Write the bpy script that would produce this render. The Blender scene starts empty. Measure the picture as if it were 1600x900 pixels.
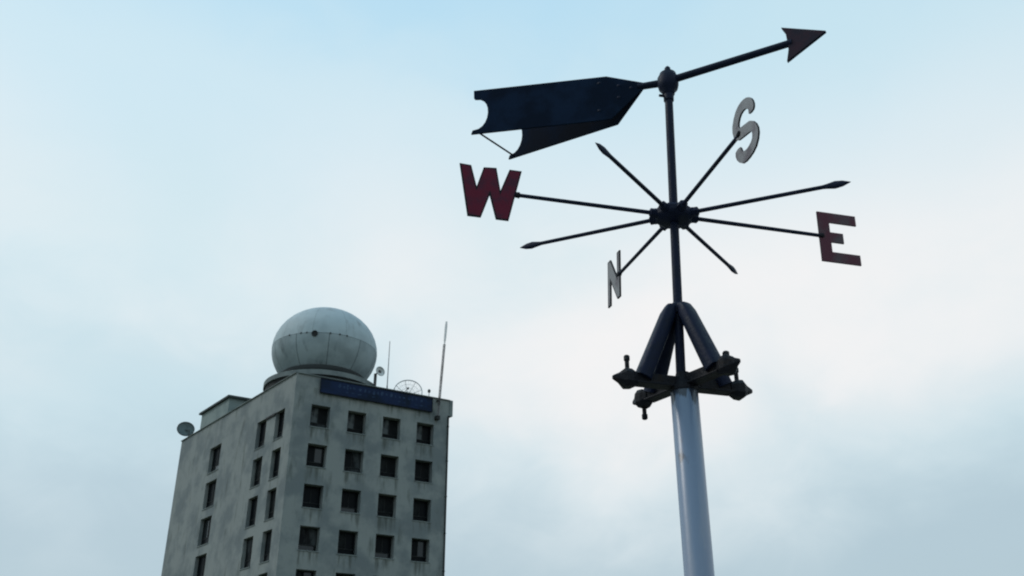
import bpy, bmesh, math, random
from mathutils import Vector as V, Matrix
random.seed(11)
rad = math.radians
scene = bpy.context.scene
COL = scene.collection

# ------------------------------------------------------------------ camera
CAM_H = 1.6
PITCH = rad(25.93)
cam = bpy.data.cameras.new('camera')
cam.sensor_fit = 'HORIZONTAL'
cam.sensor_width = 36.0
cam.lens = 36.0 * 1510.0 / 1600.0
cam.clip_start = 0.05
cam.clip_end = 12000
camo = bpy.data.objects.new('camera', cam)
COL.objects.link(camo)
camo.location = (0, 0, CAM_H)
camo.rotation_euler = (rad(90) + PITCH, 0, 0)
scene.camera = camo

# ------------------------------------------------------------------ sky and sun
SUN_EL, SUN_AZ = rad(46), rad(-82)          # azimuth from +Y towards +X
world = bpy.data.worlds.new('World')
scene.world = world
world.use_nodes = True
wt = world.node_tree
wt.nodes.clear()


def wn(t, **k):
    n = wt.nodes.new(t)
    for a, b in k.items():
        setattr(n, a, b)
    return n


wl = wt.links.new
w_out = wn('ShaderNodeOutputWorld')
w_bg = wn('ShaderNodeBackground')
w_bg.inputs['Strength'].default_value = 0.10
sky = wn('ShaderNodeTexSky')
sky.sky_type = 'NISHITA'
sky.sun_disc = False
sky.sun_elevation = SUN_EL
sky.sun_rotation = SUN_AZ
sky.air_density = 1.0
sky.dust_density = 2.0
sky.ozone_density = 1.0
tc = wn('ShaderNodeTexCoord')
# thin high overcast: haze near the horizon, a bright bank above it, bluer veil towards the zenith, all broken by soft noise
SKY_OFF = (6.27, 3.01, 5.07)
mp = wn('ShaderNodeMapping')
mp.inputs['Location'].default_value = SKY_OFF
mp.inputs['Scale'].default_value = (1.0, 1.0, 1.5)
wl(tc.outputs['Generated'], mp.inputs['Vector'])


def sky_noise(scale, detail, rough, dist):
    n = wn('ShaderNodeTexNoise')
    n.inputs['Scale'].default_value = scale
    n.inputs['Detail'].default_value = detail
    n.inputs['Roughness'].default_value = rough
    n.inputs['Distortion'].default_value = dist
    wl(mp.outputs['Vector'], n.inputs['Vector'])
    return n.outputs['Fac']


def madd(x, m, c):
    n = wn('ShaderNodeMath', operation='MULTIPLY_ADD')
    wl(x, n.inputs[0])
    n.inputs[1].default_value = m
    if isinstance(c, (int, float)):
        n.inputs[2].default_value = c
    else:
        wl(c, n.inputs[2])
    return n.outputs[0]


broad = sky_noise(1.5, 2.0, .45, .3)
wisp = sky_noise(4.0, 4.0, .5, .5)
sep = wn('ShaderNodeSeparateXYZ')
wl(tc.outputs['Generated'], sep.inputs[0])
fine = sky_noise(10.0, 5.0, .6, .8)
elev = madd(fine, .05, madd(broad, .22, madd(wisp, .14, madd(sep.outputs['Z'], 1.0, -.205))))
veil = wn('ShaderNodeValToRGB')
cr = veil.color_ramp
cr.interpolation = 'EASE'
stops = [(0.0, (4.5, 5.8, 6.4)), (.16, (5.0, 6.4, 7.1)), (.30, (6.3, 8.1, 8.7)), (.42, (7.2, 8.9, 9.4)), (.56, (6.4, 8.7, 9.7)), (.72, (5.3, 8.1, 9.8)),
         (1.0, (4.4, 6.8, 8.8))]
cr.elements[0].position, cr.elements[0].color = stops[0][0], (*stops[0][1], 1)
cr.elements[1].position, cr.elements[1].color = stops[-1][0], (*stops[-1][1], 1)
for p_, c_ in stops[1:-1]:
    e_ = cr.elements.new(p_)
    e_.color = (*c_, 1)
wl(elev, veil.inputs['Fac'])
smix = wn('ShaderNodeMix', data_type='RGBA')
smix.inputs[0].default_value = .86
wl(sky.outputs['Color'], smix.inputs[6])
wl(veil.outputs['Color'], smix.inputs[7])
# warm white cloud bank, densest in the middle elevations
band = wn('ShaderNodeValToRGB')
band.color_ramp.interpolation = 'EASE'
band.color_ramp.elements[0].position, band.color_ramp.elements[0].color = .14, (0, 0, 0, 1)
band.color_ramp.elements[1].position, band.color_ramp.elements[1].color = .38, (1, 1, 1, 1)
e_ = band.color_ramp.elements.new(.46)
e_.color = (1, 1, 1, 1)
e_ = band.color_ramp.elements.new(.68)
e_.color = (0, 0, 0, 1)
wl(elev, band.inputs['Fac'])
cm = wn('ShaderNodeMapRange', interpolation_type='SMOOTHSTEP')
cm.inputs['From Min'].default_value = .42
cm.inputs['From Max'].default_value = .86
wl(madd(fine, .10, madd(wisp, .30, madd(broad, 1.0, -.05))), cm.inputs['Value'])
cmul = wn('ShaderNodeMath', operation='MULTIPLY')
wl(cm.outputs['Result'], cmul.inputs[0])
wl(band.outputs['Color'], cmul.inputs[1])
cmix = wn('ShaderNodeMix', data_type='RGBA')
wl(cmul.outputs[0], cmix.inputs[0])
wl(smix.outputs[2], cmix.inputs[6])
cmix.inputs[7].default_value = (9.2, 9.05, 9.05, 1)
wl(cmix.outputs[2], w_bg.inputs['Color'])
wl(w_bg.outputs[0], w_out.inputs['Surface'])

sund = bpy.data.lights.new('sun', 'SUN')
sund.energy = 1.0
sund.angle = rad(14)
sund.color = (1.0, 0.96, 0.9)
suno = bpy.data.objects.new('sun', sund)
COL.objects.link(suno)
sdir = V((math.sin(SUN_AZ) * math.cos(SUN_EL), math.cos(SUN_AZ) * math.cos(SUN_EL), math.sin(SUN_EL)))
suno.rotation_euler = sdir.to_track_quat('Z', 'Y').to_euler()
suno.location = sdir * 60

vs = scene.view_settings
vs.view_transform = 'Standard'
vs.look = 'None'
vs.exposure = 0.0
vs.gamma = 1.0
vs.use_curve_mapping = False
scene.cycles.max_bounces = 6
scene.cycles.filter_width = 2.1          # the photograph is soft


# ------------------------------------------------------------------ materials
def mat(name, col, rough=0.6, metal=0.0, spec=0.5, col2=None, scale=4.0, stretch=(1, 1, 1), lo=0.4, hi=0.62,
        detail=5.0, bump=0.0, bscale=30.0, rvar=0.0, col3=None, scale3=1.0, lo3=.5, hi3=.7, stretch3=(1, 1, 1)):
    m = bpy.data.materials.new(name)
    m.use_nodes = True
    t = m.node_tree
    b = t.nodes['Principled BSDF']
    b.inputs['Base Color'].default_value = (*col, 1)
    b.inputs['Roughness'].default_value = rough
    b.inputs['Metallic'].default_value = metal
    b.inputs['Specular IOR Level'].default_value = spec
    co = t.nodes.new('ShaderNodeTexCoord')

    def layer(cin, c2, sc, st, l, h):
        mpn = t.nodes.new('ShaderNodeMapping')
        mpn.inputs['Scale'].default_value = st
        t.links.new(co.outputs['Object'], mpn.inputs['Vector'])
        nz = t.nodes.new('ShaderNodeTexNoise')
        nz.inputs['Scale'].default_value = sc
        nz.inputs['Detail'].default_value = detail
        nz.inputs['Roughness'].default_value = 0.6
        t.links.new(mpn.outputs['Vector'], nz.inputs['Vector'])
        mr = t.nodes.new('ShaderNodeMapRange')
        mr.interpolation_type = 'SMOOTHSTEP'
        mr.inputs['From Min'].default_value = l
        mr.inputs['From Max'].default_value = h
        t.links.new(nz.outputs['Fac'], mr.inputs['Value'])
        mx = t.nodes.new('ShaderNodeMix')
        mx.data_type = 'RGBA'
        if hasattr(cin, 'is_output'):
            t.links.new(cin, mx.inputs[6])
        else:
            mx.inputs[6].default_value = (*cin, 1)
        mx.inputs[7].default_value = (*c2, 1)
        t.links.new(mr.outputs['Result'], mx.inputs[0])
        return mx.outputs[2], mr.outputs['Result']
    cur = col
    if col2:
        cur, fac = layer(cur, col2, scale, stretch, lo, hi)
        if rvar:
            ma = t.nodes.new('ShaderNodeMath')
            ma.operation = 'MULTIPLY_ADD'
            ma.inputs[1].default_value = rvar
            ma.inputs[2].default_value = rough
            t.links.new(fac, ma.inputs[0])
            t.links.new(ma.outputs[0], b.inputs['Roughness'])
    if col3:
        cur, fac = layer(cur, col3, scale3, stretch3, lo3, hi3)
    if col2 or col3:
        t.links.new(cur, b.inputs['Base Color'])
    if bump:
        nz = t.nodes.new('ShaderNodeTexNoise')
        nz.inputs['Scale'].default_value = bscale
        nz.inputs['Detail'].default_value = 4
        t.links.new(co.outputs['Object'], nz.inputs['Vector'])
        bn = t.nodes.new('ShaderNodeBump')
        bn.inputs['Strength'].default_value = bump
        bn.inputs['Distance'].default_value = 0.02
        t.links.new(nz.outputs['Fac'], bn.inputs['Height'])
        t.links.new(bn.outputs['Normal'], b.inputs['Normal'])
    return m


M = {}
M['wall'] = mat('weathered_render', (.235, .260, .258), .9, spec=.15, col2=(.158, .184, .192), scale=.42, lo=.40, hi=.62,
                bump=.35, bscale=9, col3=(.105, .122, .115), scale3=1.6, lo3=.53, hi3=.80, stretch3=(1, 1, .25))
M['wall_side'] = M['wall']
M['concrete'] = mat('grey_concrete', (.19, .22, .22), .9, spec=.15, col2=(.14, .165, .17), scale=.8, bump=.3, bscale=8)
M['roof_house'] = mat('painted_render_green_grey', (.23, .28, .275), .9, spec=.15, col2=(.18, .225, .225), scale=.7)
M['roof_felt'] = mat('dark_roofing', (.09, .09, .09), .95, col2=(.13, .13, .125), scale=.6)
M['frame'] = mat('dark_window_metal', (.014, .017, .019), .7, spec=.15, col2=(.028, .032, .032), scale=2)
M['glass_a'] = mat('dark_glass', (.004, .006, .008), .3, spec=.06)
M['glass_b'] = mat('dusty_glass', (.012, .016, .017), .5, spec=.08, col2=(.004, .006, .007), scale=1.2)
M['glass_c'] = mat('curtained_glass', (.055, .065, .07), .6, spec=.08, col2=(.008, .01, .012), scale=1.8, lo=.38, hi=.6, stretch=(1, 1, .4))
M['glass_d'] = mat('sky_lit_glass', (.006, .008, .010), .12, spec=.5)
M['curtain'] = mat('pale_curtain_glass', (.10, .115, .12), .6, spec=.08, col2=(.03, .036, .04), scale=3.0, lo=.44, hi=.6, stretch=(1, 1, .3))
M['recess_dark'] = mat('dark_recess', (.02, .022, .024), .9)  # near-black backing of the window openings, also the vent port
M['radome'] = mat('radome_white_panel', (.38, .46, .49), .65, spec=.2, col2=(.32, .39, .42), scale=.5, lo=.38, hi=.66,
                  col3=(.235, .265, .275), scale3=1.1, lo3=.55, hi3=.8, stretch3=(1, 1, .35))
M['radome_shaded_grimy'] = mat('radome_shaded_grimy_panel', (.34, .41, .44), .7, spec=.15, col2=(.26, .315, .34), scale=.55, lo=.36, hi=.64,
                        col3=(.14, .175, .19), scale3=1.0, lo3=.54, hi3=.78, stretch3=(1, 1, .3))  # lower band: underside shade plus some grime painted into the panel colour
M['seam'] = mat('radome_seam', (.06, .07, .075), .85)
M['sign_blue'] = None
M['steel_dark'] = mat('navy_black_paint', (.0045, .0095, .025), .45, spec=.12, col2=(.008, .013, .034), scale=18, rvar=.15,
                      bump=.12, bscale=120)
M['steel_rust'] = mat('black_brown_steel', (.0075, .0085, .013), .5, spec=.14, col2=(.017, .014, .014), scale=26, rvar=.2,
                      lo=.5, hi=.72, bump=.25, bscale=90)
M['tail_paint'] = mat('blue_black_sheet', (.0030, .0085, .021), .75, spec=.04, col2=(.007, .017, .040), scale=5, rvar=.1)
M['maroon'] = mat('maroon_paint', (.110, .008, .026), .45, spec=.12, col2=(.062, .016, .034), scale=14, lo=.42, hi=.66, rvar=.1)
M['maroon_faded'] = mat('faded_maroon_paint', (.085, .024, .040), .5, spec=.16, col2=(.078, .060, .070), scale=11, lo=.46, hi=.70)
M['maroon_sheen'] = mat('maroon_painted_sheen', (.20, .20, .21), .5, spec=.3, col2=(.11, .095, .11), scale=12, lo=.45, hi=.66)  # letters S and N: grazing sky reflection painted in as a grey base
M['maroon_dark'] = mat('dark_maroon_paint', (.028, .012, .022), .45, spec=.12, col2=(.014, .011, .022), scale=16)
M['letter_edge'] = mat('dark_letter_edge', (.010, .010, .014), .6, spec=.12)
M['pole'] = mat('blue_grey_pole_paint', (.13, .19, .29), .33, spec=.6, col2=(.20, .24, .31), scale=9,
                stretch=(1, 1, .12), lo=.45, hi=.7, rvar=.08, bump=.03, bscale=20, col3=(.055, .055, .065), scale3=14, lo3=.64, hi3=.74,
                stretch3=(1, 1, .45))
M['antenna'] = mat('antenna_grey', (.20, .20, .21), .5, metal=.3, col2=(.14, .14, .15), scale=3)
M['mesh_metal'] = mat('mesh_pale_metal', (.42, .44, .44), .5, metal=.2)
M['antenna_dark'] = mat('antenna_dark_band', (.06, .06, .065), .6)
M['antenna_pale'] = mat('antenna_fibreglass', (.78, .76, .76), .55, col2=(.66, .65, .66), scale=2)
M['dish'] = mat('dish_grey', (.13, .17, .175), .7, spec=.15, col2=(.10, .135, .14), scale=2)
M['dish_rim'] = mat('dish_rim_dark', (.045, .06, .065), .6)
M['dish_white'] = mat('dish_white', (.6, .62, .62), .5, col2=(.5, .52, .52), scale=3)
M['ground'] = mat('dry_grass_ground', (.07, .085, .04), .95, col2=(.11, .10, .06), scale=.25, bump=.4, bscale=6)
M['paving'] = mat('concrete_paving', (.26, .255, .24), .9, col2=(.19, .19, .18), scale=1.2, bump=.3, bscale=20)


def sign_material():
    m = mat('blue_sign_sheet', (.007, .019, .060), .6, spec=.12, col2=(.004, .012, .030), scale=.5, lo=.4, hi=.6)
    return m


M['sign_blue'] = sign_material()
M['sign_print'] = mat('faded_blue_print', (.030, .055, .11), .7, spec=.12, col2=(.009, .024, .065), scale=2.5, lo=.4, hi=.6)


# ------------------------------------------------------------------ helpers
def tag(o, label=None, cat=None, group=None, kind=None):
    for k, v in (('label', label), ('category', cat), ('group', group), ('kind', kind)):
        if v:
            o[k] = v
    return o


def empty(name, loc):
    o = bpy.data.objects.new(name, None)
    o.empty_display_size = .2
    o.location = loc
    COL.objects.link(o)
    return o


def wloc(o):
    p = V((0, 0, 0))
    while o is not None:
        p += o.location
        o = o.parent
    return p


def obj(name, bm, mats, parent=None, origin=None, smooth=False, bevel=0.0):
    """bm is in world coordinates; the object's origin goes to `origin` (world) or to the parent's place."""
    base = wloc(parent) if parent else V((0, 0, 0))
    org = V(origin) if origin is not None else base
    bmesh.ops.translate(bm, verts=bm.verts, vec=-org)
    bmesh.ops.recalc_face_normals(bm, faces=bm.faces)
    me = bpy.data.meshes.new(name)
    bm.to_mesh(me)
    bm.free()
    for m in (mats if isinstance(mats, (list, tuple)) else [mats]):
        me.materials.append(m)
    if smooth:
        for p in me.polygons:
            p.use_smooth = True
    o = bpy.data.objects.new(name, me)
    COL.objects.link(o)
    o.parent = parent
    o.location = org - base
    if bevel:
        b = o.modifiers.new('bevel', 'BEVEL')
        b.width = bevel
        b.segments = 2
        b.limit_method = 'ANGLE'
    if smooth and hasattr(me, 'set_sharp_from_angle'):
        me.set_sharp_from_angle(angle=rad(40))
    return o


def BM():
    return bmesh.new()


def box(bm, c, ax, ay, az, mi=0):
    """box centred at c with half-extent vectors ax, ay, az"""
    c, ax, ay, az = V(c), V(ax), V(ay), V(az)
    vs_ = [bm.verts.new(c + ax * i + ay * j + az * k) for i in (-1, 1) for j in (-1, 1) for k in (-1, 1)]
    for q in ((0, 1, 3, 2), (4, 6, 7, 5), (0, 4, 5, 1), (2, 3, 7, 6), (0, 2, 6, 4), (1, 5, 7, 3)):
        f = bm.faces.new([vs_[i] for i in q])
        f.material_index = mi
    return vs_


def frame_of(d):
    d = d.normalized()
    a = V((0, 0, 1)) if abs(d.z) < .9 else V((1, 0, 0))
    u = d.cross(a).normalized()
    return u, d.cross(u).normalized()


def lathe(bm, base, axis, prof, n=20, mi=0, ph=0.0):
    """prof: list of (distance along axis, radius)"""
    base, axis = V(base), V(axis).normalized()
    u, v = frame_of(axis)
    rings = []
    for t, r in prof:
        if r < 1e-5:
            rings.append([bm.verts.new(base + axis * t)])
        else:
            rings.append([bm.verts.new(base + axis * t + (u * math.cos(ph + 2 * math.pi * i / n) +
                                                         v * math.sin(ph + 2 * math.pi * i / n)) * r) for i in range(n)])
    for a, b in zip(rings, rings[1:]):
        for i in range(n):
            j = (i + 1) % n
            if len(a) == 1 and len(b) == 1:
                continue
            if len(a) == 1:
                f = bm.faces.new((a[0], b[i], b[j]))
            elif len(b) == 1:
                f = bm.faces.new((a[i], b[0], a[j]))
            else:
                f = bm.faces.new((a[i], b[i], b[j], a[j]))
            f.material_index = mi
    for r in (rings[0], rings[-1]):
        if len(r) > 2:
            f = bm.faces.new(r)
            f.material_index = mi


def tube(bm, a, b, r, r2=None, n=12, mi=0):
    a, b = V(a), V(b)
    lathe(bm, a, b - a, [(0, r), ((b - a).length, r if r2 is None else r2)], n, mi)


def path_tube(bm, pts, r, n=8, mi=0, closed=False):
    pts = [V(p) for p in pts]
    N = len(pts)
    rings = []
    for i, p in enumerate(pts):
        if closed:
            d = pts[(i + 1) % N] - pts[i - 1]
        else:
            d = pts[min(i + 1, N - 1)] - pts[max(i - 1, 0)]
        u, v = frame_of(d)
        rings.append([bm.verts.new(p + (u * math.cos(2 * math.pi * k / n) + v * math.sin(2 * math.pi * k / n)) * r) for k in range(n)])
    pairs = list(zip(rings, rings[1:])) + ([(rings[-1], rings[0])] if closed else [])
    for A, B in pairs:
        for k in range(n):
            j = (k + 1) % n
            f = bm.faces.new((A[k], B[k], B[j], A[j]))
            f.material_index = mi
    if not closed:
        bm.faces.new(rings[0])
        bm.faces.new(rings[-1])


def plate(bm, pts, thick_vec, inset=0.0):
    """flat plate from an outline (world points); faces get material 0, rim and sides material 1 when inset is set"""
    t = V(thick_vec)
    lo = [bm.verts.new(V(p) - t) for p in pts]
    hi = [bm.verts.new(V(p) + t) for p in pts]
    n = len(pts)
    caps = [bm.faces.new(list(reversed(lo))), bm.faces.new(hi)]
    for i in range(n):
        j = (i + 1) % n
        f = bm.faces.new((lo[i], lo[j], hi[j], hi[i]))
        f.material_index = 1 if inset else 0
    if inset:
        for c in caps:
            r = bmesh.ops.inset_region(bm, faces=[c], thickness=inset, use_even_offset=True, use_boundary=True)
            for f in r['faces']:
                f.material_index = 1


# ------------------------------------------------------------------ ground
bm = BM()
lim = 6000
g = [bm.verts.new((x, y, 0)) for x, y in ((-lim, -lim), (lim, -lim), (lim, lim), (-lim, lim))]
bm.faces.new(g)
tag(obj('ground', bm, M['ground']), kind='structure')
bm = BM()
box(bm, (0.6, 3.2, .03), (4.2, 0, 0), (0, 4.6, 0), (0, 0, .03))
tag(obj('paving', bm, M['paving'], origin=(0.6, 3.2, 0), bevel=.01), kind='structure')

# ------------------------------------------------------------------ office building
A1, A2 = rad(60.18), rad(38.66)
E1 = V((math.sin(A1), math.cos(A1), 0))        # along the right-hand facade
E2 = V((-math.sin(A2), math.cos(A2), 0))       # along the left-hand facade
N1 = V((E1.y, -E1.x, 0))                       # outward normals
N2 = V((-E2.y, E2.x, 0))
UP = V((0, 0, 1))
C = V((-17.229, 72.596, 0))
TOP = 27.737 + CAM_H
L1, L2 = 13.634, 23.95
STOREY = 3.2
building = empty('office_building', C)
tag(building, 'grey weathered concrete office tower with rows of small dark windows', 'building')
D1, D2 = .62, .36                # depth of the window reveals

rects1, rects2 = [], []
W1, H1 = 1.57, 1.80
Z1 = 25.368 + CAM_H
for row in range(7):
    for u in (1.469, 4.559, 7.61, 10.671):
        rects1.append((u, u + W1, Z1 - row * STOREY - H1, Z1 - row * STOREY, row))
Z2 = 25.2 + CAM_H
for row in range(7):
    for u, w in ((1.46, 1.60), (4.72, 1.78), (13.75, 2.4)):
        rects2.append((u, u + w, Z2 - row * STOREY - 2.35, Z2 - row * STOREY, row))


def wall(name, O, e, n, L, ztop, rects, depth=.38, wmat=None):
    bm = BM()
    us = sorted({0, L, *[r[0] for r in rects], *[r[1] for r in rects]})
    zs = sorted({0, ztop, *[r[2] for r in rects], *[r[3] for r in rects]})
    cache = {}

    def vt(u, z, d=0.0):
        k = (round(u, 4), round(z, 4), round(d, 4))
        if k not in cache:
            cache[k] = bm.verts.new(O + e * u + UP * z - n * d)
        return cache[k]
    for ua, ub in zip(us, us[1:]):
        for za, zb in zip(zs, zs[1:]):
            um, zm = (ua + ub) / 2, (za + zb) / 2
            if any(r[0] < um < r[1] and r[2] < zm < r[3] for r in rects):
                continue
            bm.faces.new((vt(ua, za), vt(ub, za), vt(ub, zb), vt(ua, zb)))
    for (ua, ub, za, zb, _) in rects:
        D = depth + .12
        q = ((ua, za), (ub, za), (ub, zb), (ua, zb))
        for i in range(4):
            a, b = q[i], q[(i + 1) % 4]
            va, vb = bm.verts.new(O + e * a[0] + UP * a[1]), bm.verts.new(O + e * b[0] + UP * b[1])
            vc, vd = bm.verts.new(O + e * b[0] + UP * b[1] - n * D), bm.verts.new(O + e * a[0] + UP * a[1] - n * D)
            bm.faces.new((va, vb, vc, vd))
        back = [bm.verts.new(O + e * x + UP * z - n * D) for x, z in q]
        f = bm.faces.new(back)
        f.material_index = 1
    return obj(name, bm, [wmat or M['wall'], M['recess_dark']], building)


def sill_streaks(m, e, u0, pitch, width, zsill, storey):
    """rain-washed dirt running down from each window sill"""
    m = m.copy()
    m.name = 'weathered_render_streaked'
    t = m.node_tree
    b = t.nodes['Principled BSDF']
    src = b.inputs['Base Color'].links[0].from_socket

    def mth(op, a, c=None):
        n = t.nodes.new('ShaderNodeMath')
        n.operation = op
        for i, x in enumerate((a, c)):
            if x is None:
                continue
            if isinstance(x, (int, float)):
                n.inputs[i].default_value = x
            else:
                t.links.new(x, n.inputs[i])
        return n.outputs[0]

    def rng(x, a, c, lo=0.0, hi=1.0):
        n = t.nodes.new('ShaderNodeMapRange')
        n.interpolation_type = 'SMOOTHSTEP'
        for k, v in (('From Min', a), ('From Max', c), ('To Min', lo), ('To Max', hi)):
            n.inputs[k].default_value = v
        t.links.new(x, n.inputs['Value'])
        return n.outputs['Result']
    co = t.nodes.new('ShaderNodeTexCoord')
    dt = t.nodes.new('ShaderNodeVectorMath')
    dt.operation = 'DOT_PRODUCT'
    t.links.new(co.outputs['Object'], dt.inputs[0])
    dt.inputs[1].default_value = e
    sp = t.nodes.new('ShaderNodeSeparateXYZ')
    t.links.new(co.outputs['Object'], sp.inputs[0])
    fu = mth('MODULO', mth('SUBTRACT', dt.outputs['Value'], u0 - pitch), pitch)          # metres from a window's left edge
    inu = mth('MULTIPLY', rng(fu, -.05, .12), rng(fu, width - .1, width + .15, 1, 0))
    fz = mth('MODULO', mth('SUBTRACT', zsill + 3 * storey, sp.outputs['Z']), storey)      # metres below the sill
    mpn = t.nodes.new('ShaderNodeMapping')
    mpn.inputs['Scale'].default_value = (1, 1, .10)
    t.links.new(co.outputs['Object'], mpn.inputs['Vector'])
    nz = t.nodes.new('ShaderNodeTexNoise')
    nz.inputs['Scale'].default_value = 3.2
    nz.inputs['Detail'].default_value = 5
    t.links.new(mpn.outputs['Vector'], nz.inputs['Vector'])
    run = rng(mth('SUBTRACT', fz, mth('MULTIPLY', nz.outputs['Fac'], 1.9)), -.75, .25, 1, 0)
    amt = mth('MULTIPLY', mth('MULTIPLY', inu, run), rng(nz.outputs['Fac'], .40, .66, 0, .75))
    mx = t.nodes.new('ShaderNodeMix')
    mx.data_type = 'RGBA'
    t.links.new(amt, mx.inputs[0])
    t.links.new(src, mx.inputs[6])
    mx.inputs[7].default_value = (.07, .08, .07, 1)
    t.links.new(mx.outputs[2], b.inputs['Base Color'])
    return m


wall('wall', C, E1, N1, L1, TOP, rects1, D1, sill_streaks(M['wall'], E1, 1.469, 3.067, W1, Z1 - H1, STOREY))
wall('wall', C, E2, N2, L2, TOP, rects2, D2)
# far walls of the tower
P11, P22 = C + E1 * L1, C + E2 * L2
wall('wall', P11, E2, -N2, L2, TOP, [])
wall('wall', P22, E1, -N1, L1, TOP, [])
# parapet lining and roof deck
bm = BM()
pt = .28
s = (E1.cross(E2)).length
q_out = [C, P11, P11 + E2 * L2, P22]
ins = pt / s
q_in = [C + (E1 + E2) * ins, P11 + (-E1 + E2) * ins, P11 + E2 * L2 + (-E1 - E2) * ins, P22 + (E1 - E2) * ins]
for i in range(4):
    j = (i + 1) % 4
    bm.faces.new([bm.verts.new(p + UP * TOP) for p in (q_out[i], q_out[j], q_in[j], q_in[i])])
    bm.faces.new([bm.verts.new(p) for p in (q_in[i] + UP * TOP, q_in[j] + UP * TOP, q_in[j] + UP * (TOP - 1), q_in[i] + UP * (TOP - 1))])
obj('parapet', bm, M['concrete'], building)
bm = BM()
bm.faces.new([bm.verts.new(p + UP * (TOP - 1)) for p in q_in])
obj('roof', bm, M['roof_felt'], building)
# thin projecting coping along the street sides
bm = BM()
box(bm, C + E2 * (L2 / 2) + N2 * .02 + UP * (TOP + .03), E2 * (L2 / 2 + .02), N2 * .09, UP * .03)
obj('coping', bm, M['concrete'], building)
bm = BM()
box(bm, C + E1 * (L1 / 2 + .05) + N1 * .02 + UP * (TOP + .034), E1 * (L1 / 2 - .05), N1 * .09, UP * .03)
obj('coping', bm, M['concrete'], building)
# deep cornice block on the far right edge
bm = BM()
zc0, zc1 = 26.36 + CAM_H, TOP + .05
p0 = P11 + N1 * .05
box(bm, P11 + E1 * .15 + E2 * (L2 / 2 - .06) + UP * ((zc0 + zc1) / 2), E1 * .148, E2 * (L2 / 2), UP * ((zc1 - zc0) / 2))
obj('cornice', bm, M['concrete'], building)
# down pipe at the right edge
bm = BM()
tube(bm, P11 - E1 * .1 + N1 * .09, P11 - E1 * .1 + N1 * .09 + UP * (zc0 - .03), .065, n=10)
for z in range(3, 28, 3):
    box(bm, P11 - E1 * .1 + N1 * .06 + UP * z, E1 * .1, N1 * .055, UP * .03)
obj('drain_pipe', bm, M['frame'], building, smooth=True)


# windows: one shared set of meshes for each facade
def window_set(e, n, w, h, D):
    """meshes with origin at the opening's lower-left outer corner"""
    O = V((0, 0, 0))

    def bx(u0, u1, z0, z1, d0, d1, bm):
        box(bm, O + e * ((u0 + u1) / 2) + UP * ((z0 + z1) / 2) - n * ((d0 + d1) / 2), e * ((u1 - u0) / 2), n * ((d1 - d0) / 2), UP * ((z1 - z0) / 2))
    t = .055
    zt = h * .27
    bm = BM()
    bx(.004, t, .004, h - .004, D - .05, D + .03, bm)
    bx(w - t, w - .004, .004, h - .004, D - .05, D + .03, bm)
    bx(t, w - t, .004, t, D - .048, D + .028, bm)
    bx(t, w - t, h - t, h - .004, D - .048, D + .028, bm)
    bx(t, w - t, zt - t / 2, zt + t / 2, D - .045, D + .025, bm)
    bx(w / 2 - t / 2, w / 2 + t / 2, zt + t / 2, h - t, D - .042, D + .022, bm)
    fr = obj('window', bm, M['frame'])
    panes = []
    for (u0, u1, z0, z1, d) in ((t, w / 2 - t / 2, zt + t / 2, h - t, 0), (w / 2 + t / 2, w - t, zt + t / 2, h - t, .012), (t, w - t, t, zt - t / 2, .006)):
        bm = BM()
        bx(u0 - .01, u1 + .01, z0 - .01, z1 + .01, D - .01 + d, D + d, bm)
        panes.append(obj('pane', bm, M['glass_a']))
    bm = BM()
    bx(-.05, w + .05, -.07, -.004, -.05, .1, bm)
    sill = obj('sill', bm, M['concrete'])
    out = (fr.data, [p_.data for p_ in panes], sill.data)
    for o in [fr, *panes, sill]:
        bpy.data.objects.remove(o)
    return out


def place_windows(O, e, n, rects, depth):
    sets = {}
    for (ua, ub, za, zb, row) in rects:
        k = (round(ub - ua, 3), round(zb - za, 3))
        if k not in sets:
            sets[k] = window_set(e, n, *k, depth)
        fm, pms, sm = sets[k]
        w = bpy.data.objects.new('window', fm)
        COL.objects.link(w)
        w.parent = building
        w.location = O + e * ua + UP * za - C
        for i, pm in enumerate(pms):
            p_ = bpy.data.objects.new('pane', pm)
            COL.objects.link(p_)
            p_.parent = w
            r = random.random()
            gl = M['glass_a'] if r < .48 else (M['glass_b'] if r < .72 else (M['glass_d'] if r < .86 else M['glass_c']))
            if row == 0 and e == E1 and i == 0:
                gl = M['curtain']
            p_.material_slots[0].link = 'OBJECT'
            p_.material_slots[0].material = gl
        s_ = bpy.data.objects.new('sill', sm)
        COL.objects.link(s_)
        s_.parent = w


place_windows(C, E1, N1, rects1, D1)
place_windows(C, E2, N2, rects2, D2)

# proud dark strip between two top left windows: a recess's shade put in as colour
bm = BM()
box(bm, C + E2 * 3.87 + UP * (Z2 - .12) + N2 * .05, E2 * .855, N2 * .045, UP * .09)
obj('recess_shade_strip', bm, M['frame'], building)

# roof house with a thin slab roof
bm = BM()
ph0 = C + E1 * .85 + E2 * 15.6
phz = 30.35 + CAM_H
box(bm, ph0 + E1 * 3.4 + E2 * 3.2 + UP * ((TOP - 1 + phz - .25) / 2), E1 * 3.4, E2 * 3.2, UP * ((phz - .25 - TOP + 1) / 2))
rh = obj('roof_house', bm, M['roof_house'], building, origin=ph0)
bm = BM()
box(bm, ph0 + E1 * 3.4 + E2 * 3.2 + UP * (phz - .15), E1 * 3.62, E2 * 3.45, UP * .095)
obj('roof_slab', bm, mat('slab_edge_grey', (.07, .085, .088), .9, spec=.15), rh)

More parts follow.
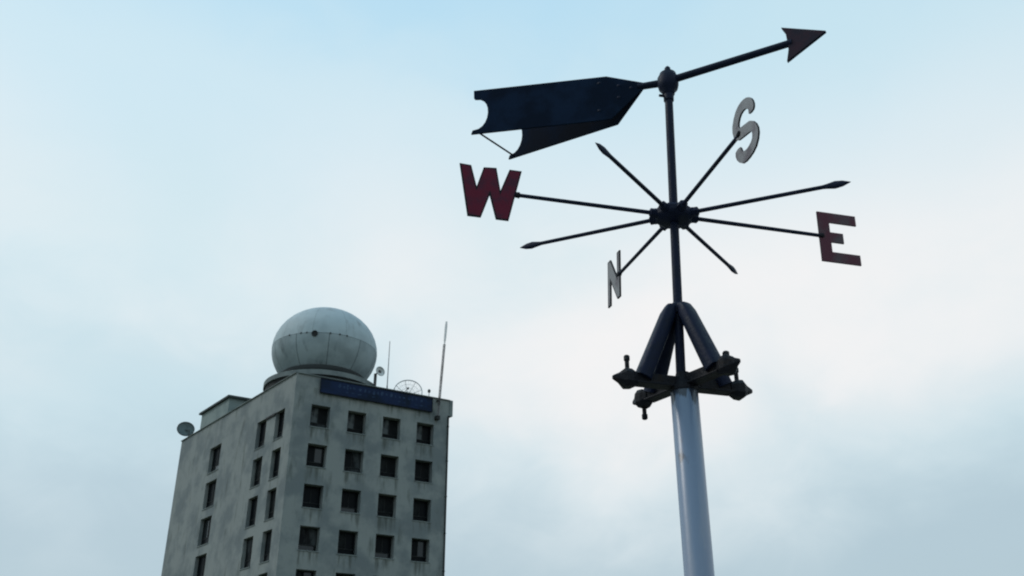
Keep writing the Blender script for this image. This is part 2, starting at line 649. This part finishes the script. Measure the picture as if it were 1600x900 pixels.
# ------------------------------------------------------------------ blue sign along the parapet
sg0 = C + N1 * .05
sz0, sz1 = 26.38 + CAM_H, 27.63 + CAM_H
board_c = C + E1 * 6.96 + N1 * .14 + UP * ((sz0 + sz1) / 2)
sign = empty('sign_board', board_c)
tag(sign, 'long dark blue sign board fixed along the tower parapet below the radome', 'sign')
bm = BM()
box(bm, board_c, E1 * 4.97, N1 * .05, UP * ((sz1 - sz0) / 2))
obj('panel', bm, M['sign_blue'], sign, bevel=.01)
bm = BM()
for zz in (sz0 + .035, sz1 - .035):
    box(bm, board_c + UP * (zz - (sz0 + sz1) / 2) + N1 * .06, E1 * 5.0, N1 * .02, UP * .035)
for uu in (-4.965, 4.965):
    box(bm, board_c + E1 * uu + N1 * .058, E1 * .035, N1 * .02, UP * ((sz1 - sz0) / 2 - .07))
obj('frame', bm, mat('sign_frame_dark', (.006, .010, .020), .6, spec=.12), sign)
# faded, unreadable print
bm = BM()
x = -3.5
rr = random.Random(5)
while x < 4.3:
    w_ = rr.uniform(.14, .34)
    hh = rr.uniform(.12, .24)
    cz = .2 + rr.uniform(-.05, .05)
    pts = []
    for k in range(9):
        a = 2 * math.pi * k / 9
        q = rr.uniform(.6, 1.05)
        pts.append(board_c + E1 * (x + w_ / 2 + math.cos(a) * w_ / 2 * q) + UP * (cz + math.sin(a) * hh * q) + N1 * .054)
    bm.faces.new([bm.verts.new(p) for p in pts])
    if rr.random() < .7:
        zb = -.28 + rr.uniform(-.04, .04)
        bm.faces.new([bm.verts.new(board_c + E1 * (x + dx) + UP * (zb + dz) + N1 * .054) for dx, dz in ((0, 0), (w_, .02), (w_, .1), (0, .08))])
    x += w_ + rr.uniform(.05, .2)
obj('print', bm, M['sign_print'], sign)['kind'] = 'stuff'

# ------------------------------------------------------------------ radome
RC = V((-16.70, 80.05, 0))
ra, rc = 4.62, 3.95
rz = 32.5 + CAM_H
zj = 29.78 + CAM_H                        # junction with the drum
ph_j = math.asin((zj - rz) / rc)
radome = empty('radome', RC + UP * (TOP - 1))
tag(radome, 'large white panelled radome ball on the tower roof', 'radome')
rj = ra * math.cos(ph_j)
bm = BM()
lathe(bm, RC, UP, [(TOP - 1, rj + .1), (zj - .12, rj + .1), (zj - .12, rj + .02), (zj + .02, rj + .02)], 48)
obj('drum', bm, M['wall'], radome, smooth=True)
bm = BM()
gz = 28.62 + CAM_H
lathe(bm, RC, UP, [(gz - .015, 3.5), (gz, 4.95), (gz + .42, 4.95), (gz + .42, 4.7), (gz + .2, 4.7), (gz + .2, 3.45)], 56)
obj('gallery', bm, M['concrete'], radome, smooth=True)
bm = BM()
lathe(bm, RC, UP, [(TOP - 1, 4.75), (gz - .02, 4.8)], 48)
obj('gallery_shade_band', bm, M['frame'], radome, smooth=True)  # dark ring below the lip: the gallery's underside shadow put in as colour
# dark junction ring
bm = BM()
lathe(bm, RC, UP, [(zj - .14, rj + .14), (zj - .1, rj + .2), (zj + .2, rj + .34), (zj + .3, rj + .12)], 48)
obj('base_ring', bm, M['seam'], radome, smooth=True)


def ell(ph, th, k=1.0):
    return RC + V((ra * k * math.cos(ph) * math.cos(th), ra * k * math.cos(ph) * math.sin(th), rz + rc * k * math.sin(ph)))


# inner shell seen in the joints
bm = BM()
lathe(bm, RC, UP, [(rz + rc * .988 * math.sin(p_), ra * .988 * math.cos(p_)) for p_ in
                   [ph_j + (math.pi / 2 - ph_j) * i / 24 for i in range(24)]] + [(rz + rc * .988, 0)], 60)
obj('inner_shell', bm, M['seam'], radome, smooth=True)
TH0 = rad(-111)                            # a joint faces the camera left of centre
bands = [(ph_j + .02, 0.0, 10, TH0, .042), (0.0, rad(52), 10, TH0 + rad(18), .014), (rad(52), rad(84), 5, TH0 + rad(9), .010)]
for (pa, pb, ng, t0, gap) in bands:
    for g_ in range(ng):
        bm = BM()
        ta = t0 + 2 * math.pi * g_ / ng
        tb = ta + 2 * math.pi / ng
        nu, nv = 9, 7
        grid = []
        for iv in range(nv):
            ph = pa + (pb - pa) * iv / (nv - 1)
            if iv == 0:
                ph += gap / 2 / rc
            if iv == nv - 1:
                ph -= gap / 2 / rc
            dth = gap / 2 / max(.3, ra * math.cos(ph))
            grid.append([bm.verts.new(ell(ph, ta + dth + (tb - ta - 2 * dth) * iu / (nu - 1))) for iu in range(nu)])
        for iv in range(nv - 1):
            for iu in range(nu - 1):
                bm.faces.new((grid[iv][iu], grid[iv][iu + 1], grid[iv + 1][iu + 1], grid[iv + 1][iu]))
        obj('panel', bm, M['radome_shaded_grimy'] if pa < 0 else M['radome'], radome, smooth=True)
bm = BM()
lathe(bm, RC, UP, [(rz + rc * math.sin(rad(83.5)), ra * math.cos(rad(83.5))), (rz + rc * 1.0, .01), (rz + rc + .02, 0)], 30)
obj('top_cap', bm, M['radome'], radome, smooth=True)
# round vent port on the equator, facing the camera
tv = TH0 + rad(20.5)
pv = ell(rad(-1.5), tv)
nv_ = V((math.cos(tv), math.sin(tv), 0))
bm = BM()
lathe(bm, pv - nv_ * .1, nv_, [(0, .27), (.16, .27), (.16, .2), (.1, .2)], 18)
obj('vent_port', bm, M['recess_dark'], radome, smooth=True)
# seam clips
for dth in (5.5, 12, 37, 47, 55, -9):
    tt = TH0 + rad(dth)
    pp = ell(0, tt)
    bm = BM()
    nn = V((math.cos(tt), math.sin(tt), 0))
    lathe(bm, pp - nn * .03, nn, [(0, .08), (.07, .08), (.08, .04)], 8)
    obj('clip', bm, M['seam'], radome)


# ------------------------------------------------------------------ rooftop antennas
def W(x, y, z):
    return V((x, y, z + CAM_H))


# tall leaning lattice mast on the parapet
mb = C + E1 * 12.42 + N1 * .32 + UP * (25.9 + CAM_H)
mt = C + E1 * 12.95 + N1 * .32 + UP * (35.0 + CAM_H)
am = empty('antenna_mast', mb)
tag(am, 'tall thin leaning antenna mast clamped to the right end of the tower parapet', 'antenna')
ax = (mt - mb)
ml = ax.length
ax.normalize()
u_, v_ = frame_of(ax)


def tri(t, k, r=.10):
    a = 2 * math.pi * k / 3
    return mb + ax * t + (u_ * math.cos(a) + v_ * math.sin(a)) * r


nseg = 7
for s_i in range(nseg):
    t0, t1 = .2 + s_i * .95, .2 + (s_i + 1) * .95 - .03
    bm = BM()
    for k in range(3):
        tube(bm, tri(t0, k), tri(t1, k), .026, n=6)
    for j in range(3):
        ta, tb = t0 + (t1 - t0) * j / 3, t0 + (t1 - t0) * (j + 1) / 3
        for k in range(3):
            tube(bm, tri(ta, k), tri(tb, (k + 1) % 3), .016, n=5)
            tube(bm, tri(tb, k), tri(tb, (k + 1) % 3), .016, n=5)
    obj('lattice_section', bm, M['antenna_dark'] if s_i in (1, 3, 4) else M['antenna'], am)
bm = BM()
lathe(bm, mb + ax * (.2 + nseg * .95 - .05), ax, [(0, .06), (.4, .07), (.42, .1), (1.6, .12), (ml - .2 - nseg * .95, .09)], 10)
obj('whip', bm, M['antenna_pale'], am, smooth=True)
bm = BM()
box(bm, mb + UP * .05 - N1 * .10, E1 * .17, N1 * .22, UP * .16)
box(bm, mb + UP * 1.55 - N1 * .08, E1 * .13, N1 * .12, UP * .06)
obj('foot_clamp', bm, M['frame'], am, bevel=.02)

# plain rod mast
b0 = V((-10.9, 79.66, TOP - 1))
t = empty('rod_antenna', b0)
tag(t, 'thin straight rod antenna standing between radome and lattice mast', 'antenna')
bm = BM()
lathe(bm, b0, UP, [(0, .2), (.08, .2), (.08, .07), (2.5, .06), (2.52, .045), (33.45 + CAM_H - TOP + 1, .03)], 10)
obj('rod', bm, M['antenna'], t, smooth=True)
bm = BM()
box(bm, b0 + UP * .02, (.3, 0, 0), (0, .3, 0), (0, 0, .02))
obj('base_plate', bm, M['antenna_dark'], t)


def dish(name, label, centre, normal, R_, depth, mat_face, mat_rim, base, feed=True, post=.06, mat_post=None):
    root = empty(name, base)
    tag(root, label, 'dish')
    n_ = V(normal).normalized()
    bm = BM()
    prof = [(-depth + depth * (i / 8) ** 2, R_ * i / 8) for i in range(9)]
    lathe(bm, centre, n_, prof + [(.0, R_ * .99), *[(-depth - .04 + depth * (i / 8) ** 2, R_ * i / 8 * .99) for i in (7, 5, 3, 1)], (-depth - .04, 0)], 32)
    obj('reflector', bm, mat_face, root, smooth=True)
    bm = BM()
    u1, v1 = frame_of(n_)
    path_tube(bm, [V(centre) + (u1 * math.cos(2 * math.pi * k / 32) + v1 * math.sin(2 * math.pi * k / 32)) * R_ for k in range(32)], .05, closed=True)
    obj('rim', bm, mat_rim, root, smooth=True)
    bm = BM()
    bk = V(centre) - n_ * (depth + .06)
    knee = V((base[0], base[1], bk.z - .12))
    path_tube(bm, [V(base), knee, bk + n_ * .05], post)
    if post > .1:
        lathe(bm, bk - n_ * .12, n_, [(0, .16), (.05, .24), (.2, .27)], 14)
    obj('mount_arm', bm, mat_post or mat_rim, root, smooth=True)
    if not feed:
        return root
    bm = BM()
    fp = V(centre) + n_ * R_ * .55
    tube(bm, V(centre) - UP * R_ * .9 + n_ * .02, fp, .025, n=6)
    lathe(bm, fp - n_ * .02, -n_, [(-.1, .05), (0, .07), (.12, .04)], 10)
    obj('feed_arm', bm, mat_rim, root, smooth=True)
    return root


# dish overhanging the far left corner of the roof
cl = W(-32.0, 91.3, 29.02)
dish('satellite_dish', 'grey round satellite dish at the far left corner of the roof', cl, (.35, -.85, .30), .80, .2,
     M['dish'], M['dish_rim'], (C + E2 * 23.4 + E1 * .35 + UP * (TOP - 1)), feed=False)
# small white dish on a bent dark post beside the radome
cw = W(-11.35, 78.1, 30.0)
dish('small_dish', 'small white dish on a dark bent post right beside the radome', cw, (.62, -.74, .12), .40, .12,
     M['dish_white'], M['dish_white'], V((-11.80, 78.4, TOP - 1)), feed=False, post=.13, mat_post=M['antenna_dark'])

# open mesh dish behind the sign
gc = W(-9.15, 80.4, 28.92)
gb = V((-9.15, 80.5, TOP - 1))
gd = empty('mesh_dish', gb)
tag(gd, 'open wire mesh dish rising behind the blue sign', 'dish')
gn = V((.10, -.95, .22)).normalized()
gu, gv = frame_of(gn)
GR = 1.24


def gp(r, a):
    return gc + (gu * math.cos(a) + gv * math.sin(a)) * r * GR + gn * (-.42 + .42 * r * r)


bm = BM()
path_tube(bm, [gp(1, 2 * math.pi * k / 40) for k in range(40)], .045, closed=True, n=6)
obj('rim', bm, M['mesh_metal'], gd, smooth=True)
for k in range(8):
    bm = BM()
    a = 2 * math.pi * k / 8 + .25
    path_tube(bm, [gp(i / 6, a) for i in range(7)], .02, n=5)
    obj('rib', bm, M['mesh_metal'], gd, smooth=True)
bm = BM()
for r_ in (.25, .5, .75):
    path_tube(bm, [gp(r_, 2 * math.pi * k / 30) for k in range(30)], .010, closed=True, n=4)
for k in range(32):
    a = 2 * math.pi * k / 32
    path_tube(bm, [gp(i / 6, a) for i in range(1, 7)], .007, n=4)
o = obj('wire_mesh', bm, M['mesh_metal'], gd)
o['kind'] = 'stuff'
bm = BM()
path_tube(bm, [gp(.7, rad(30)), gc + gn * .55, gc + gn * .6], .02, n=5)
lathe(bm, gc + gn * .5, gn, [(0, .07), (.14, .1), (.2, .05)], 10)
obj('feed', bm, M['antenna_dark'], gd, smooth=True)
bm = BM()
path_tube(bm, [gb, V((gb.x, gb.y, gc.z - .5)), gp(0, 0)], .08)
obj('pedestal', bm, M['antenna'], gd, smooth=True)

# small knob-topped lightning rod near the lattice mast
lb = C + E1 * 12.0 + E2 * .55 + UP * (TOP - 1)
lr = empty('lightning_rod', lb)
tag(lr, 'short knob-topped lightning rod left of the leaning mast', 'rod')
bm = BM()
tube(bm, lb, lb + UP * 1.65, .03, n=8)
obj('rod', bm, M['antenna'], lr, smooth=True)
bm = BM()
lathe(bm, lb + UP * 1.6, UP, [(0, .03), (.06, .11), (.18, .14), (.3, .09), (.36, 0)], 12)
obj('knob', bm, M['antenna_dark'], lr, smooth=True)

# ------------------------------------------------------------------ wind vane
T = rad(2.0)
VZ = V((math.sin(T), 0, math.cos(T)))
VX = V((math.cos(T), 0, -math.sin(T)))
VY = V((0, 1, 0))
HUB = V((0.65919, 3.40949, 1.98515 + CAM_H))


def L(x, y, z):
    return HUB + VX * x + VY * y + VZ * z


PC = HUB - VZ * .72
PX, PY = PC.x + .008, PC.y
vane = empty('wind_vane', (PX, PY, .06))
tag(vane, 'navy wind vane with W N E S compass letters on a grey steel pole', 'wind vane')
zb = PC.z - .005                                  # bar level



def stained(m, z_local):
    """old black paint that ran down from the mount, in ragged tongues"""
    t = m.node_tree
    b = t.nodes['Principled BSDF']
    src = b.inputs['Base Color'].links[0].from_socket
    co = t.nodes.new('ShaderNodeTexCoord')
    sp = t.nodes.new('ShaderNodeSeparateXYZ')
    t.links.new(co.outputs['Object'], sp.inputs[0])
    mpn = t.nodes.new('ShaderNodeMapping')
    mpn.inputs['Scale'].default_value = (1, 1, .06)
    t.links.new(co.outputs['Object'], mpn.inputs['Vector'])
    nz = t.nodes.new('ShaderNodeTexNoise')
    nz.inputs['Scale'].default_value = 34
    nz.inputs['Detail'].default_value = 2
    t.links.new(mpn.outputs['Vector'], nz.inputs['Vector'])
    ln = t.nodes.new('ShaderNodeMapRange')              # how far each tongue reaches
    ln.inputs['From Min'].default_value = .42
    ln.inputs['From Max'].default_value = .68
    ln.inputs['To Min'].default_value = z_local - .012
    ln.inputs['To Max'].default_value = z_local - .085
    t.links.new(nz.outputs['Fac'], ln.inputs['Value'])
    gt = t.nodes.new('ShaderNodeMath')
    gt.operation = 'SUBTRACT'
    t.links.new(sp.outputs['Z'], gt.inputs[0])
    t.links.new(ln.outputs['Result'], gt.inputs[1])
    sm = t.nodes.new('ShaderNodeMapRange')
    sm.inputs['From Min'].default_value = -.004
    sm.inputs['From Max'].default_value = .008
    sm.inputs['To Max'].default_value = .9
    t.links.new(gt.outputs[0], sm.inputs['Value'])
    mx = t.nodes.new('ShaderNodeMix')
    mx.data_type = 'RGBA'
    t.links.new(sm.outputs['Result'], mx.inputs[0])
    t.links.new(src, mx.inputs[6])
    mx.inputs[7].default_value = (.014, .018, .028, 1)
    t.links.new(mx.outputs[2], b.inputs['Base Color'])
    return m


# pole
bm = BM()
ztop = zb - .02
lathe(bm, (PX, PY, 0), UP, [(.06, .053), (ztop - .004, .051), (ztop, .048)], 40)
obj('pole', bm, stained(M['pole'], ztop - .06), vane, smooth=True)
bm = BM()
box(bm, (PX, PY, .072), (.14, 0, 0), (0, .14, 0), (0, 0, .012))
bp = obj('base_plate', bm, M['pole'], vane, bevel=.004)
for sx in (-1, 1):
    for sy in (-1, 1):
        bm = BM()
        lathe(bm, (PX + sx * .105, PY + sy * .105, .084), UP, [(0, .014), (.014, .014), (.016, .008), (.03, .008)], 6)
        obj('bolt', bm, M['steel_rust'], bp)

# mount: crossed bars with pointed clamp ends, four legs up to the mast
bm = BM()
lathe(bm, (PX, PY, zb - .035), UP, [(0, .0535), (.012, .0545), (.03, .047), (.06, .03), (.075, .026)], 28)
mount = obj('mount', bm, M['steel_rust'], vane, smooth=True)
ends = []
AZ_A, AZ_B = rad(15.9), rad(-54.7)
for az, half, dz in ((AZ_A, .272, 0.0), (AZ_B, .268, .006)):
    d = V((math.cos(az), math.sin(az), 0))
    s_ = V((-d.y, d.x, 0))
    c0 = V((PX, PY, zb + dz))
    bm = BM()
    box(bm, c0, d * (half - .07), s_ * .017, UP * .021)
    box(bm, c0 - UP * .0195, d * (half - .075), s_ * .027, UP * .004)
    obj('cross_bar', bm, M['steel_rust'], mount, bevel=.003)
    for sg in (-1, 1):
        e_ = d * sg
        # pointed clamp block
        bm = BM()
        prof = [(-.085, .020, .022), (-.06, .032, .034), (-.035, .034, .036), (-.012, .017, .018), (.012, .006, .007)]
        rings = []
        for t_, wv, hv in prof:
            cc = c0 + e_ * (half + t_)
            rings.append([bm.verts.new(cc + s_ * (wv * i) + UP * (hv * j - .004)) for i, j in ((-.6, -1), (.6, -1), (1, -.5), (1, .5), (.6, 1), (-.6, 1), (-1, .5), (-1, -.5))])
        for a_, b_ in zip(rings, rings[1:]):
            for i in range(8):
                bm.faces.new((a_[i], a_[(i + 1) % 8], b_[(i + 1) % 8], b_[i]))
        bm.faces.new(rings[0])
        bm.faces.new(rings[-1])
        obj('clamp', bm, M['steel_rust'], mount, bevel=.002)
        dn = (az == AZ_B and sg == -1)
        bm = BM()
        bpz = c0 + e_ * (half - .048)
        sgn = -1 if dn else 1
        if not (az == AZ_B and sg == 1):
            lathe(bm, bpz, UP * sgn, [(.02, .0085), (.068, .0085), (.068, .0115), (.084, .0115), (.088, .008)], 10)
            obj('bolt', bm, M['steel_rust'], mount, smooth=True)
        else:
            lathe(bm, bpz, UP * sgn, [(.02, .013), (.046, .013), (.05, .009)], 6)
            obj('bolt', bm, M['steel_rust'], mount)
        # leg: stout bent bar with rounded edges from the cross bar up to the mast collar
        foot = c0 + e_ * .165 + UP * .004
        apex = L(0, 0, -.415)
        pts = [foot, foot.lerp(apex + e_ * .046 - UP * .035, .25), foot.lerp(apex + e_ * .046 - UP * .035, .6), apex + e_ * .046 - UP * .035, apex + e_ * .036 - UP * .006, apex + e_ * .012 + UP * .006]
        wid = [(.036, .030), (.036, .029), (.035, .028), (.033, .027), (.029, .019), (.022, .008)]
        bm = BM()
        secs = []
        for i, pnt in enumerate(pts):
            a_ = pts[max(i - 1, 0)]
            b_ = pts[min(i + 1, len(pts) - 1)]
            nrm = (b_ - a_).normalized().cross(s_).normalized()
            if nrm.dot(e_) < 0:
                nrm = -nrm
            row_ = []
            for q in range(16):
                an = 2 * math.pi * q / 16
                ca, sa = math.cos(an), math.sin(an)
                row_.append(bm.verts.new(pnt + s_ * (wid[i][0] * math.copysign(abs(ca) ** .55, ca)) + nrm * (wid[i][1] * math.copysign(abs(sa) ** .55, sa))))
            secs.append(row_)
        for a_, b_ in zip(secs, secs[1:]):
            for i in range(16):
                bm.faces.new((a_[i], a_[(i + 1) % 16], b_[(i + 1) % 16], b_[i]))
        bm.faces.new(secs[0])
        bm.faces.new(secs[-1])
        obj('leg', bm, M['steel_dark'], mount, smooth=True)
bm = BM()
lathe(bm, L(0, 0, -.44), VZ, [(0, .026), (.02, .032), (.035, .030), (.045, .022)], 20)
obj('collar', bm, M['steel_dark'], mount, smooth=True)

# mast
bm = BM()
lathe(bm, L(0, 0, -.735), VZ, [(0, .0185), (1.36, .0175)], 20)
obj('mast', bm, M['steel_dark'], vane, smooth=True)

# compass hub
bm = BM()
lathe(bm, L(0, 0, -.034), VZ, [(0, .028), (.004, .060), (.012, .076), (.024, .082), (.046, .082), (.056, .074), (.064, .056), (.068, .026), (.080, .024)], 8, ph=rad(22))
hub = obj('compass_hub', bm, M['steel_dark'], vane, bevel=.004)
arms = {  # azimuth in the compass plane, length, end kind
    'E': (11.4, .645, 'letter'), 'SE': (54.0, .62, 'spear'), 'N': (107.4, .575, 'letter'), 'NE': (153.2, .70, 'spear'),
    'W': (-169.1, .650, 'letter'), 'NW': (-125.6, .616, 'spear'), 'S': (-75.9, .59, 'letter'), 'SW': (-25.0, .69, 'spear')}


def adir(a):
    return VX * math.cos(rad(a)) + VY * math.sin(rad(a))


for k, (a, ln, kind) in arms.items():
    d = adir(a)
    side = VZ.cross(d).normalized()
    bm = BM()
    if kind == 'letter':
        tube(bm, HUB + d * .06, HUB + d * (ln + .012), .0088, .0078, n=12)
        o = obj('compass_arm', bm, M['steel_dark'], hub, smooth=True)
    else:
        tube(bm, HUB + d * .06, HUB + d * (ln - .09), .0088, .0080, n=12)
        # flattened spear point
        prof = [(ln - .125, .006, .006), (ln - .10, .008, .009), (ln - .058, .007, .0175), (ln - .03, .0055, .0135), (ln, .001, .0012)]
        rings = []
        for t_, wv, hv in prof:
            cc = HUB + d * t_
            rings.append([bm.verts.new(cc + side * (wv * math.cos(q)) + VZ * (hv * math.sin(q))) for q in [2 * math.pi * i / 8 for i in range(8)]])
        for a_, b_ in zip(rings, rings[1:]):
            for i in range(8):
                bm.faces.new((a_[i], a_[(i + 1) % 8], b_[(i + 1) % 8], b_[i]))
        bm.faces.new(rings[0])
        bm.faces.new(rings[-1])
        o = obj('compass_arm', bm, M['steel_dark'], hub, smooth=True)
    bm = BM()
    lathe(bm, HUB + d * .070, d, [(0, .021), (.012, .021), (.014, .0195), (.030, .0195), (.034, .012)], 6, ph=rad(10))
    obj('nut', bm, M['steel_dark'], hub, bevel=.002)


def letter(name, label, az, poly, m, thick=.0035):
    d = adir(az)
    side = VZ.cross(d).normalized()
    bm = BM()
    plate(bm, [HUB + d * u + VZ * z for u, z in poly], side * thick, inset=.0055)
    o = obj(name, bm, [m, M['letter_edge']], hub)
    o['label'] = label
    return o


def mapped(poly, u0, u1, z0, z1):
    return [(u0 + (u1 - u0) * x, z0 + (z1 - z0) * y) for x, y in poly]


W_P = [(0, 1), (.185, .99), (.29, .585), (.385, .98), (.59, 1.0), (.67, .56), (.80, 1.0), (1, 1), (.82, .0), (.62, .0), (.505, .45),
       (.385, .0), (.175, .0)]
letter('letter', 'maroon letter W on the left arm', -169.1, mapped(W_P, .888, .636, -.122, .112), M['maroon'])
E_P = [(0, 1), (1, 1), (1, .80), (.29, .80), (.29, .60), (.62, .60), (.62, .40), (.29, .40), (.29, .2), (1.0, .2), (1.0, 0), (0, 0)]
letter('letter', 'faded maroon letter E on the right arm', 11.4, mapped(E_P, .637, .812, -.120, .115), M['maroon_faded'])
S_P = [(0.584, 0.104), (0.625, 0.116), (0.668, 0.107), (0.7, 0.082), (0.714, 0.051), (0.707, 0.03), (0.676, 0.032), (0.676, 0.050), (0.652, 0.070),
       (0.619, 0.070), (0.598, 0.048), (0.604, 0.020), (0.677, 0.002), (0.718, -0.036), (0.729, -0.08), (0.704, -0.120), (0.655, -.134),
       (0.605, -0.128), (0.567, -0.092), (0.561, -0.057), (0.597, -0.055), (0.608, -0.080), (0.640, -.092), (0.676, -0.084), (0.688, -0.062),
       (0.673, -0.040), (0.590, -0.022), (0.556, 0.012), (0.552, 0.060)]


def rounded(poly):
    n, out = len(poly), []
    for i in range(n):
        p0, p1, p2, p3 = (V(poly[(i + k) % n]) for k in (-1, 0, 1, 2))
        for t in (0, .5):
            q = .5 * (2 * p1 + (p2 - p0) * t + (2 * p0 - 5 * p1 + 4 * p2 - p3) * t * t + (3 * p1 - p0 - 3 * p2 + p3) * t ** 3)
            out.append((q.x, q.y))
    return out


S_P = rounded(S_P)
letter('letter', 'letter S with painted grey sheen on the upper right arm', -75.9, S_P, M['maroon_sheen'])
N_P = [(0, 1), (.22, 1), (.22, .46), (.78, 1), (1, 1), (1, 0), (.78, 0), (.78, .54), (.22, 0), (0, 0)]
letter('letter', 'letter N with painted grey sheen edge-on on the lower left arm', 107.4, mapped(N_P, .552, .692, -.118, .118), M['maroon_sheen'])

# uneven weld beads where the arms meet the letters
rw = random.Random(3)
for k, u in (('W', .652), ('E', .650), ('S', .598), ('N', .566)):
    d = adir(arms[k][0])
    bm = BM()
    lathe(bm, HUB + d * (u - .014), d, [(0, .004), (.003, .0105), (.008, .0125), (.013, .0115), (.018, .0125), (.024, .004)], 10)
    for v in bm.verts:
        v.co += V((rw.uniform(-1, 1), rw.uniform(-1, 1), rw.uniform(-1, 1))) * .0012
    obj('weld', bm, M['steel_rust'], hub, smooth=True)

# arrow
ZV = .68
bm = BM()
lathe(bm, L(0, 0, ZV - .105), VZ, [(0, .022), (.03, .023), (.034, .027), (.05, .029), (.062, .041), (.085, .046), (.118, .046), (.132, .038),
                                   (.142, .036), (.15, .024), (.158, .014), (.175, .013), (.184, .006), (.187, 0)], 20)
vh = obj('vane_head', bm, M['steel_dark'], vane, smooth=True)
bm = BM()
d_l = V((-.95, -.25, 0))
tube(bm, L(0, 0, ZV - .085) + d_l.normalized() * .015, L(0, 0, ZV - .085) + d_l.normalized() * .044, .006, n=8)
obj('set_screw', bm, M['steel_dark'], vh, smooth=True)
dA = adir(-30.2)
sA = VZ.cross(dA).normalized()
V0 = L(0, 0, ZV)
bm = BM()
tube(bm, V0 + dA * .03, V0 + dA * .545, .0165, .0150, n=14)
obj('arrow_shaft', bm, M['steel_dark'], vane, smooth=True)
bm = BM()
tube(bm, V0 - dA * .03, L(-.125, .052, ZV + .004), .0165, .0150, n=14)
obj('tail_shaft', bm, M['steel_dark'], vane, smooth=True)
bm = BM()
ah = [(.682, .001), (.508, .088), (.524, .050), (.527, .0), (.528, -.036), (.517, -.091)]
plate(bm, [V0 + dA * u + VZ * z for u, z in ah], sA * .0075, inset=.006)
obj('arrow_head', bm, [M['maroon_dark'], M['steel_dark']], vane)

nose = V((-.100, .042))


def tail_plate(tail_xy, scale):
    tv_ = V(tail_xy)
    dv = (tv_ - nose)
    ln = dv.length
    dv.normalize()

    def P(s_, z):                      # s_ measured back from the tail edge
        q = tv_ - dv * s_
        return L(q.x, q.y, z)
    arc = []
    for i in range(11):
        a = math.pi * i / 10
        arc.append((.008 + .068 * math.sin(a) ** .8, .668 + .088 * math.cos(a)))
    out = [(0.0, .806), (ln * .79, .766), (ln, .698), (ln, .672), (ln * .815, .530), (0.0, .561), (.006, .580)] + list(reversed(arc)) + [(.003, .762)]
    bm = BM()
    sd = VZ.cross(VX * dv.x + VY * dv.y).normalized()
    plate(bm, [P(*q) for q in out], sd * .004)
    o = obj('tail_plate', bm, M['tail_paint'], vane)
    for s__, z__ in ((ln * .93, .682), (ln * .86, .705), (ln * .86, .640), (ln * .75, .735), (ln * .75, .585)):
        rb = BM()
        lathe(rb, P(s__, z__) - sd * .007, sd, [(0, .0), (.001, .006), (.003, .008), (.011, .008), (.013, .006), (.014, 0)], 8)
        obj('rivet', rb, M['steel_dark'], o, smooth=True)
    return P(.028, .572)


pA = tail_plate((-.866, .276), 1)
pB = tail_plate((-.694, .472), 1)
bm = BM()
tube(bm, pA, pB, .0042, n=8)
obj('tail_strut', bm, M['steel_dark'], vane, smooth=True)
